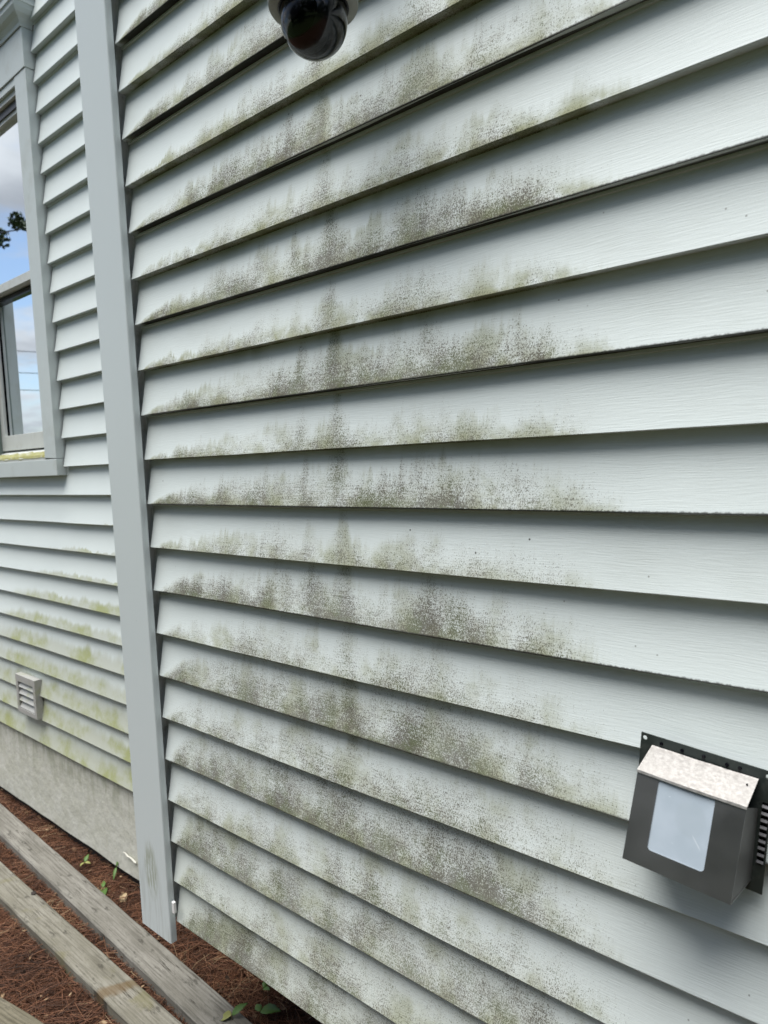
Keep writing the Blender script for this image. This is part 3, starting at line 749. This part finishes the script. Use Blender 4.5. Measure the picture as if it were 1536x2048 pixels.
dpart('collar', lathe(bmesh.new(), [(rd+0.0005, 0.021), (rd+0.001, 0.0165), (rd+0.0035, 0.0155), (0.0605, 0.0175), (0.0620, 0.0200), (0.0620, 0.0235), (0.0600, 0.0260), (0.0565, 0.0280)], 64), M_CAMBODY)
dpart('collar_gasket', lathe(bmesh.new(), [(rd+0.0001, 0.0150), (rd+0.0014, 0.0140), (rd+0.0028, 0.0152), (rd+0.0030, 0.0175)], 64), M_BLACK)
dpart('housing', lathe(bmesh.new(), [(0.0560, 0.0262), (0.0555, 0.075), (0.052, 0.095), (0.040, 0.112), (0.028, 0.120), (0.0, 0.121)], 48), M_CAMBODY)
bm = bmesh.new(); tube(bm, [(0, 0, 0.115), (0, 0, 0.16), (0, 0.006, 0.185), (0, 0.03, 0.200), (0, 0.08, 0.204), (0, 0.136, 0.204)], [0.018, 0.015, 0.014, 0.014, 0.015, 0.022], 20)
dpart('arm', bm, M_CAMBODY)
dpart('wall_plate', B(-0.035, 0.035, 0.128, 0.139, 0.165, 0.245, bevel=0.004), M_CAMBODY, smooth=False)

# ------------------------------------------------------------------ boards lying on the needles
def board(name, x0, y0, x1, y1, wdt, z_top, th, m_, label, seed, over=0.5):
    """centre line of the top from (x0,y0) to (x1,y1)"""
    a = Vector((x0, y0, 0)); b_ = Vector((x1, y1, 0)); dv = (b_-a); L = dv.length; ang_ = math.atan2(dv.y, dv.x)
    bm = bmesh.new(); n = 60; rings = []
    bv = 0.004
    for i in range(n+1):
        x = L*i/n
        e1 = 0.0016*mnoise.noise(Vector((x*9, seed, 0))) + 0.0012*mnoise.noise(Vector((x*40, seed, 1)))
        e2 = 0.0016*mnoise.noise(Vector((x*9, seed, 5))) + 0.0012*mnoise.noise(Vector((x*40, seed, 6)))
        s_ = 0.002*mnoise.noise(Vector((x*2, seed, 8)))
        h = wdt/2
        pr = [(-h+e1, -th), (-h+e1, -bv), (-h+bv+e1, s_), (h-bv+e2, s_), (h+e2, -bv), (h+e2, -th)]
        rings.append([bm.verts.new((x, p[0], p[1])) for p in pr])
    for r0, r1 in zip(rings, rings[1:]):
        for j in range(6): bm.faces.new((r0[j], r1[j], r1[(j+1) % 6], r0[(j+1) % 6]))
    bm.faces.new(rings[0]); bm.faces.new(rings[-1][::-1])
    o = obj(name, bm, m_, None, loc=(x0, y0, z_top), rot=(0, 0, ang_))
    return tag(o, label, 'board', 'weathered boards lying along the wall')
BZ = -0.345
def ext(xa, ya, xb, yb, t0, t1):
    return (xa+(xb-xa)*t0, ya+(yb-ya)*t0, xa+(xb-xa)*t1, ya+(yb-ya)*t1)
b1 = ext(-1.655, 0.194, 0.0, 0.119, -0.55, 1.45)
board('weathered_board', *b1, 0.095, BZ, 0.038, M_BOARD, 'weathered grey board nearest the house wall, passing below the foot of the corner post', 1)
b2 = ext(-1.19, 0.016, -0.134, 0.006, -1.3, 1.7)
board('weathered_board', *b2, 0.089, BZ, 0.038, M_BOARD2, 'weathered board with a dark knot and a rusty stain, second from the house wall', 2)
b3 = ext(-0.60, -0.262, -0.377, -0.222, -6, 6)
board('weathered_board', *b3, 0.095, BZ, 0.038, M_BOARD3, 'rough brown timber cutting across the bottom left corner of the picture', 3)
# pine cone scrap / dark bug on the second board: a knot hole plug
bm = bmesh.new(); bmesh.ops.create_icosphere(bm, subdivisions=2, radius=0.008)
for q in bm.verts: q.co = Vector((q.co.x*1.3, q.co.y, q.co.z*0.45)) * (1+0.3*mnoise.noise(q.co*300))
o = obj('debris_lump', bm, M_BLACK if False else simple('dark_debris', (0.02, 0.014, 0.01), 0.8), loc=(-0.985, 0.050, BZ+0.003))
tag(o, 'small dark lump of debris on the edge of the second weathered board', 'debris')

# ------------------------------------------------------------------ pine needles (nobody could count them)
def needles(N, xr, yr, zoff, lmin, lmax, rad):
    cx = rng.uniform(*xr, N); cyy = rng.uniform(*yr, N)
    th = rng.uniform(0, 2*np.pi, N) ; L = rng.uniform(lmin, lmax, N); tilt = rng.normal(0, 0.13, N)
    bend = rng.normal(0, 0.25, N)
    z = GZ + zoff[0] + (zoff[1]-zoff[0])*rng.random(N)**1.6
    verts = np.zeros((N, 9, 3)); 
    for s_, u in enumerate((-0.5, 0.0, 0.5)):
        a = th + bend*u
        px = cx + u*L*np.cos(a); py = cyy + u*L*np.sin(a); pz = z + u*L*np.sin(tilt) - 4*(u*u)*0.002
        pz = np.maximum(pz, GZ+0.001)
        nx, ny = -np.sin(a), np.cos(a)
        rr_ = rad*(1.0 if s_ == 1 else 0.7)
        for k_, (q, h_) in enumerate(((-1, 0), (1, 0), (0, 1.4))):
            verts[:, s_*3+k_, 0] = px + nx*q*rr_; verts[:, s_*3+k_, 1] = py + ny*q*rr_; verts[:, s_*3+k_, 2] = pz + h_*rr_
    quads = []
    for s_ in (0, 3):
        for k_ in range(3):
            quads.append((s_+k_, s_+(k_+1) % 3, s_+3+(k_+1) % 3, s_+3+k_))
    quads = np.array(quads)
    F = (np.arange(N)[:, None, None]*9 + quads[None]).reshape(-1, 4)
    me = bpy.data.meshes.new('needle_litter')
    me.vertices.add(N*9); me.vertices.foreach_set('co', verts.reshape(-1))
    me.loops.add(F.size); me.loops.foreach_set('vertex_index', F.reshape(-1).astype(np.int32))
    me.polygons.add(len(F)); me.polygons.foreach_set('loop_start', np.arange(0, F.size, 4, dtype=np.int32)); me.polygons.foreach_set('loop_total', np.full(len(F), 4, dtype=np.int32))
    me.update(calc_edges=True)
    at = me.attributes.new('tone', 'FLOAT', 'POINT')
    tone = np.clip(rng.beta(2.2, 2.4, N), 0, 0.985); tone[rng.random(N) < 0.012] = 1.0
    patch_ = np.array([mnoise.noise(Vector((x_*5, y_*5, 2))) for x_, y_ in zip(cx, cyy)])
    tone = np.clip(tone + 0.35*patch_, 0, 1)
    at.data.foreach_set('value', np.repeat(tone, 9).astype(np.float32))
    return me
o = obj('pine_needles', needles(52000, (-2.9, 1.0), (-0.75, 0.50), (0.0, 0.022), 0.035, 0.10, 0.00075), M_NEEDLE)
tag(o, kind='stuff', label='reddish brown pine needle litter between the boards and the wall', cat='pine needles')

# bark chips and crumbs of leaf mixed through the litter
bm = bmesh.new()
for i in range(900):
    x, y = random.uniform(-2.6, 0.7), random.uniform(-0.6, 0.40)
    q = Euler((random.gauss(0, 0.35), random.gauss(0, 0.35), random.uniform(0, 6.3))).to_matrix(); L = random.uniform(0.003, 0.011); Wc = L*random.uniform(0.3, 0.8)
    p = Vector((x, y, GZ + random.uniform(0.012, 0.023)))
    a = [bm.verts.new(p + q @ Vector((L*cx_, Wc*cy_, 0))) for cx_, cy_ in ((-1, -0.6), (0.2, -1), (1, 0.1), (0.3, 0.9), (-0.8, 0.7))]
    b_ = [bm.verts.new(v_.co + Vector((0, 0, 0.0012))) for v_ in a]
    bm.faces.new(a[::-1]); bm.faces.new(b_)
    for j in range(5): bm.faces.new((a[j], a[(j+1) % 5], b_[(j+1) % 5], b_[j]))
mc, tcx, bcx, gcx = mat('bark_chips')
setb(tcx, bcx, tcx.ramp(tcx.noise(gcx.outputs['Position'], 45.0, 2), [(0.35, (0.03, 0.018, 0.012)), (0.52, (0.12, 0.07, 0.04)), (0.66, (0.28, 0.20, 0.12))]), 0.85, spec=0.15)
tag(obj('bark_chips', bm, mc), kind='stuff', label='small bark chips and leaf crumbs scattered through the pine needles', cat='bark chips')

# ------------------------------------------------------------------ seedlings and dead leaf
def leaf_bm(L, Wd, curl=0.2, serr=False):
    bm = bmesh.new(); n = 8; l_, c_, r_ = [], [], []
    for i in range(n+1):
        u = i/n; wv = Wd/2*math.sin(math.pi*min(1, u**0.75))*(1.0 + (0.12*(i % 2) if serr else 0))
        z = -curl*L*(u-0.2)**2
        c_.append(bm.verts.new((u*L, 0, z))); l_.append(bm.verts.new((u*L, wv, z+wv*0.25))); r_.append(bm.verts.new((u*L, -wv, z+wv*0.25)))
    for i in range(n):
        for a, b_ in ((l_, c_), (c_, r_)):
            try: bm.faces.new((a[i], a[i+1], b_[i+1], b_[i]))
            except ValueError: pass
    bmesh.ops.remove_doubles(bm, verts=bm.verts, dist=1e-5)
    return bm
def seedling(x, y, h, leaves, label, lean=(0, 0)):
    root = empty('seedling', (x, y, GZ)); tag(root, label, 'seedling', 'seedlings sprouting through the needles')
    bm = bmesh.new(); tube(bm, [(0, 0, -0.01), (lean[0]*0.4, lean[1]*0.4, h*0.5), (lean[0], lean[1], h)], [0.0014, 0.0011, 0.0008], 6)
    obj('stem', bm, M_STEM, root)
    for (az, el, L, Wd, m_) in leaves:
        o = obj('leaf', leaf_bm(L, Wd, serr=True), m_, root, loc=(lean[0], lean[1], h-0.001), rot=(random.uniform(-.3, .3), -R(el), R(az)), smooth=True)
        mo = o.modifiers.new('thickness', 'SOLIDIFY'); mo.thickness = 0.0004
seedling(-0.86, 0.235, 0.016, [(-25, 5, 0.060, 0.024, M_LEAF), (150, 15, 0.035, 0.014, M_LEAF)], 'low seedling with a long green leaf between the first board and the foundation')
seedling(-1.05, 0.262, 0.028, [(120, 35, 0.032, 0.015, M_LEAF), (-60, 10, 0.030, 0.013, M_LEAFY), (20, 5, 0.028, 0.012, M_LEAFY)], 'seedling with small upright pale leaves beside the black foot of the foundation')
seedling(-0.885, 0.30, 0.050, [(110, 55, 0.040, 0.010, M_LEAF), (-50, -35, 0.045, 0.011, M_LEAF)], 'thin seedling leaning on the foundation just left of the corner post')
seedling(0.045, 0.200, 0.040, [(35, 10, 0.058, 0.036, M_LEAF), (160, 5, 0.03, 0.018, M_LEAF)], 'seedling with one broad green leaf under the overhanging siding')
seedling(0.010, 0.135, 0.055, [(200, -25, 0.050, 0.026, M_LEAFY), (60, 30, 0.048, 0.020, M_LEAF)], 'seedling with a yellowing leaf drooping over the edge of the first board')
seedling(-0.02, 0.265, 0.030, [(0, 25, 0.03, 0.014, M_LEAF), (120, 20, 0.03, 0.014, M_LEAF)], 'small dim seedling deepest in the shade below the siding')
o = obj('dead_leaf', leaf_bm(0.045, 0.030, 0.8), M_LEAFT, loc=(-0.765, 0.262, GZ+0.018), rot=(0.4, 0.3, R(-40)), smooth=True)
o.modifiers.new('thickness', 'SOLIDIFY').thickness = 0.0005
tag(o, 'curled tan dead leaf on the needles beside the corner post', 'leaf')

# ------------------------------------------------------------------ yard things out of view: some mirrored, the tree row added against low sky
def foliage(bm, centre, rad, n, size, squash=0.8):
    for _ in range(n):
        d_ = Vector((random.gauss(0, 1), random.gauss(0, 1), random.gauss(0, 1))).normalized()*rad*random.random()**0.4
        p = Vector(centre) + Vector((d_.x, d_.y, d_.z*squash))
        q = Euler((random.uniform(0, 6.3), random.uniform(0, 6.3), random.uniform(0, 6.3))).to_matrix()
        s_ = size*random.uniform(0.6, 1.3)
        vs_ = [bm.verts.new(p + q @ Vector(c)*s_) for c in ((0, -0.5, 0), (0.35, 0, 0.05), (0, 0.5, 0), (-0.35, 0, 0.05))]
        bm.faces.new(vs_)
def tree(x, y, h, r_, label, n=900, seed=1, leaf=0.22):
    random.seed(seed)
    root = empty('tree', (x, y, GZ)); tag(root, label, 'tree', 'added trees behind the photographer, blocking low sky')
    bm = bmesh.new(); tube(bm, [(0, 0, -0.1), (0.05, 0, h*0.35), (0.02, 0.05, h*0.7), (0, 0, h*0.92)], [0.16, 0.13, 0.08, 0.02], 8)
    for k in range(6):
        a = k*1.05; z = h*(0.3+0.09*k)
        tube(bm, [(0, 0, z), (r_*0.6*math.cos(a), r_*0.6*math.sin(a), z+0.35*r_)], [0.05, 0.015], 5)
    obj('trunk', bm, M_BARK, root)
    bm = bmesh.new()
    for k in range(14):
        a = random.uniform(0, 6.3); z = h*random.uniform(0.18, 0.88); q = r_*(1-0.5*z/h)*random.uniform(0.2, 0.75)
        foliage(bm, (q*math.cos(a), q*math.sin(a), z), r_*0.5, n//14, leaf)
    obj('crown', bm, M_FOL, root)
LABS = ['leafy added tree at the left end of the row', 'slim added tree second along the row', 'tallest added tree of the row, near its middle', 'broad added tree right of the tallest one', 'broad added tree second from the right end of the row', 'added tree closing the right end of the row', 'short added tree standing in front of the row', 'added tree at the side of the yard past the lamp']
for i, (x, y, h, q) in enumerate(((-5.2, -9.5, 6.2, 2.6), (-1.6, -8.8, 7.0, 2.8), (2.0, -9.0, 8.6, 3.0), (5.2, -8.2, 7.8, 3.0), (8.0, -6.6, 7.6, 2.8), (9.6, -3.4, 7.0, 2.6), (0.4, -6.6, 3.2, 1.8), (9.8, -0.2, 6.5, 2.4))):
    tree(x, y, h, q, LABS[i], n=4200, seed=20+i, leaf=0.36)  # unseen row, made tall and dense to block low sky light
# tree whose branch tip is mirrored in the upper pane
random.seed(5)
root = empty('tree', (-13.42, -2.04, GZ)); tag(root, 'tall thin tree whose leafy branch tip is mirrored in the upper window pane', 'tree')
bm = bmesh.new(); tube(bm, [(0, 0, -0.1), (0.1, 0, 3), (0, 0.1, 6.2), (0, 0, 8)], [0.18, 0.14, 0.09, 0.03], 8)
tube(bm, [(0, 0.05, 4.9), (0.7, -1.2, 5.7), (1.5, -2.35, 6.0)], [0.05, 0.03, 0.008], 6)
obj('trunk', bm, M_BARK, root)
bm = bmesh.new()
foliage(bm, (1.45, -2.22, 6.10), 0.20, 130, 0.11); foliage(bm, (1.2, -1.9, 5.80), 0.24, 130, 0.11); foliage(bm, (0.8, -1.4, 5.7), 0.35, 150, 0.12)
foliage(bm, (0, 0.3, 7.2), 1.1, 900, 0.16); foliage(bm, (-0.5, 0.6, 6.0), 1.0, 600, 0.16)
obj('crown', bm, M_FOL, root)
# power line
pa, pb = Vector((-30, 6, GZ)), Vector((-16, -30, GZ))
for i, p in enumerate((pa, pb)):
    root = empty('utility_pole', p); tag(root, ['wooden utility pole at the near end of the power line', 'wooden utility pole at the far end of the power line'][i], 'utility pole', 'poles of the power line')
    bm = bmesh.new(); tube(bm, [(0, 0, -0.5), (0, 0, 7.5)], [0.14, 0.10], 10); obj('pole', bm, M_BARK, root)
    obj('crossarm', B(-0.06, 0.06, -1.0, 1.0, 6.9, 7.02), M_BARK, root)
for i, (h_, lab) in enumerate(((6.85, 'highest wire of the power line'), (6.1, 'middle wire of the power line'), (5.5, 'lowest wire of the power line'))):
    pts = []
    for k in range(17):
        u = k/16; p = pa.lerp(pb, u); pts.append((p.x, p.y, GZ + h_ - 1.1*4*u*(1-u)))
    bm = bmesh.new(); tube(bm, pts, 0.012, 6)
    tag(obj('power_line', bm, M_WIRE), lab + ' strung between two poles', 'wire', 'wires of the power line')
